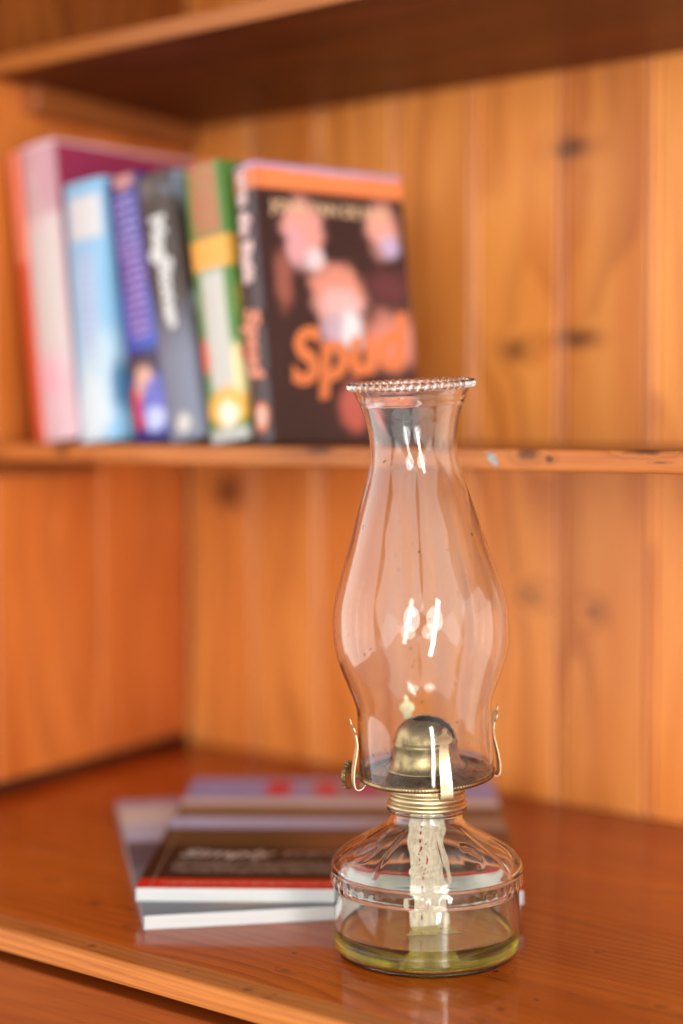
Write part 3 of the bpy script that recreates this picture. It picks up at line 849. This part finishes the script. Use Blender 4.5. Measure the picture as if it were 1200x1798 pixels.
wp2 = wick_path(4.0, 2.2, 3.5, 34, 7.5, 7)
link('wick_tail', ribbon('wick_tail', wp2, [5.6 * mm + 0.9 * mm * math.sin(i * 0.9) for i in range(len(wp2))], 1.2 * mm, (1, 0.25, 0)), M_wick, wk)
M_thread = plain('red_thread', (0.42, 0.02, 0.045), 0.8)
st_me = box_mesh('stitch', -0.5 * mm, 0.5 * mm, -0.35 * mm, 0.35 * mm, -1.0 * mm, 1.0 * mm, 0.2 * mm, 1)
for i in range(1, 30, 2):
    q = Vector(wp[i])
    link('stitch', st_me, M_thread, wk, (q.x - 1.5 * mm, q.y - 0.85 * mm, q.z))

# collar screwed on the glass neck
cp = [(20.2, 82.6), (22.2, 82.9), (22.6, 83.9), (22.2, 85.0), (21.2, 85.7), (21.0, 86.4), (21.5, 87.3), (21.9, 88.5), (21.5, 89.7), (20.8, 90.4),
      (20.7, 91.0), (21.2, 91.8), (21.2, 94.2), (20.7, 95.0), (18.0, 95.2), (17.0, 95.2), (17.0, 84.0)]
def knurl(i, r, z, th):
    if 0.0916 < z < 0.0945: return r + 0.12 * mm * math.sin(th * 120), z
    return r, z
link('collar', lathe('collar', [(a * mm, b * mm) for a, b in cp], 480, knurl, closed=True), M_brass, lamp)

# everything above the collar sits a little askew: it leans left and towards the viewer
burner = empty('burner', (0, 0, 0.0975), (math.radians(4.0), math.radians(-2.55), 0), lamp)
gz = 4.2
gal = [(17.0, -3.2), (19.0, -3.0), (24, -1.4), (31, gz - 3.4), (35.6, gz - 2.0), (37.2, gz - 1.6), (37.9, gz - 1.2), (37.9, gz + 1.2), (37.3, gz + 1.4), (36.9, gz + 0.6),
       (35.6, gz - 0.6), (33.0, gz - 0.4), (30, gz + 0.8), (26.2, gz + 2.2), (24.8, gz + 3.8), (23.8, gz + 4.2), (22.8, gz + 3.4), (17.0, gz + 2.6)]
def gknurl(i, r, z, th):
    if r > 0.0375: return r + 0.16 * mm * math.sin(th * 130), z
    return r, z
link('gallery', lathe('gallery', [(a * mm, b * mm) for a, b in gal], 520, gknurl, closed=True), M_brass_old, burner)
# dome over the wick with its dark slot
dome_p = [(22.9, gz + 3.3), (21.2, gz + 4.5), (19.6, gz + 6.2), (18.6, gz + 8.6), (18.0, gz + 12), (17.7, gz + 16.4), (18.2, gz + 17.6), (17.9, gz + 18.8), (17.1, gz + 19.2)]
for k in range(1, 15):
    a = k / 14 * math.pi / 2
    dome_p.append((17.1 * math.cos(a) if k < 14 else 0.0, gz + 19.2 + 13.8 * math.sin(a)))
me = lathe('dome', [(a * mm, b * mm) for a, b in dome_p], 120)
bm = bmesh.new(); bm.from_mesh(me)
SLA = math.radians(8)
dead = []
for f in bm.faces:
    c = f.calc_center_median()
    u, v = c.x * math.cos(SLA) + c.y * math.sin(SLA), -c.x * math.sin(SLA) + c.y * math.cos(SLA)
    lim = 4.2 * mm * math.sqrt(max(0.0, 1 - ((u - 5 * mm) / (12.5 * mm)) ** 2))
    if c.z > (gz + 20.8) * mm and abs(v + 3.6 * mm + 0.25 * u) < lim: dead.append(f)
bmesh.ops.delete(bm, geom=dead, context='FACES')
bm.to_mesh(me); bm.free()
dome = link('dome', me, brass('brass_dome', (0.58, 0.42, 0.21), (0.24, 0.15, 0.075), 0.36, 0.75), burner)
sd = dome.modifiers.new('thickness', 'SOLIDIFY'); sd.thickness = 0.5 * mm; sd.offset = -1
inn = [(13.5, gz + 4), (13.5, gz + 17.5)] + [(13.5 * math.cos(k / 8 * math.pi / 2) if k < 8 else 0, gz + 17.5 + 11.5 * math.sin(k / 8 * math.pi / 2)) for k in range(1, 9)]
link('wick_tube', lathe('wick_tube', [(a * mm, b * mm) for a, b in inn], 48), M_soot, burner)
# spring clips that hold the chimney
path = [(35.5, gz - 2.4), (37.6, gz - 4.6), (39.8, gz - 5.4), (41.4, gz - 4.2), (42.0, gz - 0.5), (41.6, gz + 5), (40.3, gz + 12), (39.1, gz + 18), (39.2, gz + 22),
        (40.2, gz + 27), (41.6, gz + 31.5), (42.6, gz + 35)]
pv = catmull([(a, 0, b) for a, b in path], 7)
L = [0.0]
for a, b in zip(pv[:-1], pv[1:]): L.append(L[-1] + (b - a).length)
def hw(u):
    ks = [(0, 3.4), (0.15, 3.5), (0.5, 3.1), (0.72, 2.6), (0.79, 2.45), (0.815, 4.0), (0.85, 4.7), (0.89, 4.0), (0.925, 1.5), (0.95, 1.15), (0.975, 1.45), (0.99, 1.0), (1.0, 0.25)]
    for (a, x), (b, y) in zip(ks[:-1], ks[1:]):
        if a <= u <= b: return x + (y - x) * (u - a) / (b - a)
    return ks[-1][1]
def resample(pv, L, n):
    out = []
    for i in range(n + 1):
        s = L[-1] * i / n
        k = max(j for j in range(len(L)) if L[j] <= s + 1e-9)
        k = min(k, len(L) - 2)
        f = (s - L[k]) / (L[k + 1] - L[k])
        out.append(pv[k].lerp(pv[k + 1], f))
    return out
rs = resample(pv, L, 90)
clip_me = ribbon('clip', [v * mm for v in rs], [hw(i / 90) * mm for i in range(91)], 0.45 * mm, (0, 1, 0))
for k in range(4):
    link('clip', clip_me, M_brass_clip, burner, (0, 0, 0), (0, 0, math.radians(-78 + 90 * k)))
# wick wheel on its shaft
kn = empty  # (named part below)
ka = math.radians(168)
def gear(i, r, z, th):
    if r > 0.0070: return r + 0.5 * mm * (1 if math.sin(th * 20) > 0 else -1) * 0.6, z
    return r, z
kw = link('wick_wheel', lathe('wick_wheel', [(0, -1.2 * mm), (7.0 * mm, -1.2 * mm), (7.9 * mm, -0.7 * mm), (7.9 * mm, 0.7 * mm), (7.0 * mm, 1.2 * mm), (0, 1.2 * mm)], 120, gear, smooth=False), M_brass_old, burner)
kw.location = (44.5 * mm * math.cos(ka), 44.5 * mm * math.sin(ka), 2.0 * mm)
kw.rotation_euler = (Matrix.Rotation(ka + math.radians(-14), 3, 'Z') @ Matrix.Rotation(math.radians(90), 3, 'Y')).to_euler()
sh_me = lathe('shaft', [(0, 0), (1.1 * mm, 0), (1.1 * mm, 26 * mm), (0, 26 * mm)], 24)
sf = link('shaft', sh_me, M_brass, burner, (18 * mm * math.cos(ka), 18 * mm * math.sin(ka), 1.0 * mm))
sf.rotation_euler = (Matrix.Rotation(ka, 3, 'Z') @ Matrix.Rotation(math.radians(88), 3, 'Y')).to_euler()

# chimney
ch = [(37.2, 0.0), (37.4, 10), (37.3, 24), (37.3, 33), (37.8, 39), (39.4, 44.5), (41.8, 51), (44.7, 59), (47.4, 68), (48.5, 77), (48.5, 85), (47.9, 92.5), (46.3, 101),
      (43.2, 111.5), (39.8, 122), (36.4, 132.5), (33.3, 143), (30.0, 153.5), (26.8, 163.5), (24.4, 173), (23.8, 181), (24.3, 189), (25.7, 196.5), (27.6, 203.5), (29.6, 208.5), (30.9, 211.4), (32.0, 213.2)]
oc = catmull([(a, b, 0) for a, b in ch], 4)
th_w = 1.5
icl = []
for i, v in enumerate(oc):
    a, b = oc[max(0, i - 1)], oc[min(len(oc) - 1, i + 1)]
    tg = (b - a).normalized()
    n = Vector((-tg.y, tg.x, 0))
    k = th_w + (0.9 if v.y > 205 else 0) * min(1, (v.y - 205) / 3 if v.y > 205 else 0)
    if v.y < 3: k = th_w + 0.5
    icl.append(v + n * k)
rim = [(32.4, 213.7), (32.3, 214.2), (31.6, 214.5), (30.9, 214.3)]
cp = [(v.x, v.y) for v in oc] + rim + [(v.x, v.y) for v in reversed(icl)]
cp = [(a, max(b, 0.0 if i < 3 else 0.25)) for i, (a, b) in enumerate(cp)]
chim = link('chimney', lathe('chimney', [(a * mm, b * mm) for a, b in cp], 160, closed=True), M_chim, lamp)
chim.matrix_local = Matrix.Translation((0, 0, 0.0975)) @ burner.rotation_euler.to_matrix().to_4x4() @ Matrix.Translation((0, 0, (gz + 0.2) * mm))
tag(chim, 'clear glass chimney with a swelling belly and beaded rim')
NB = 48
bm = bmesh.new()
bmesh.ops.create_uvsphere(bm, u_segments=20, v_segments=12, radius=2.2 * mm)
bead_me = bm_mesh(bm, 'bead', True)
chim_parts = []
for k in range(NB):
    a = 2 * math.pi * k / NB
    link('bead', bead_me, M_bead, chim, (32.9 * mm * math.cos(a), 32.9 * mm * math.sin(a), 215.6 * mm))
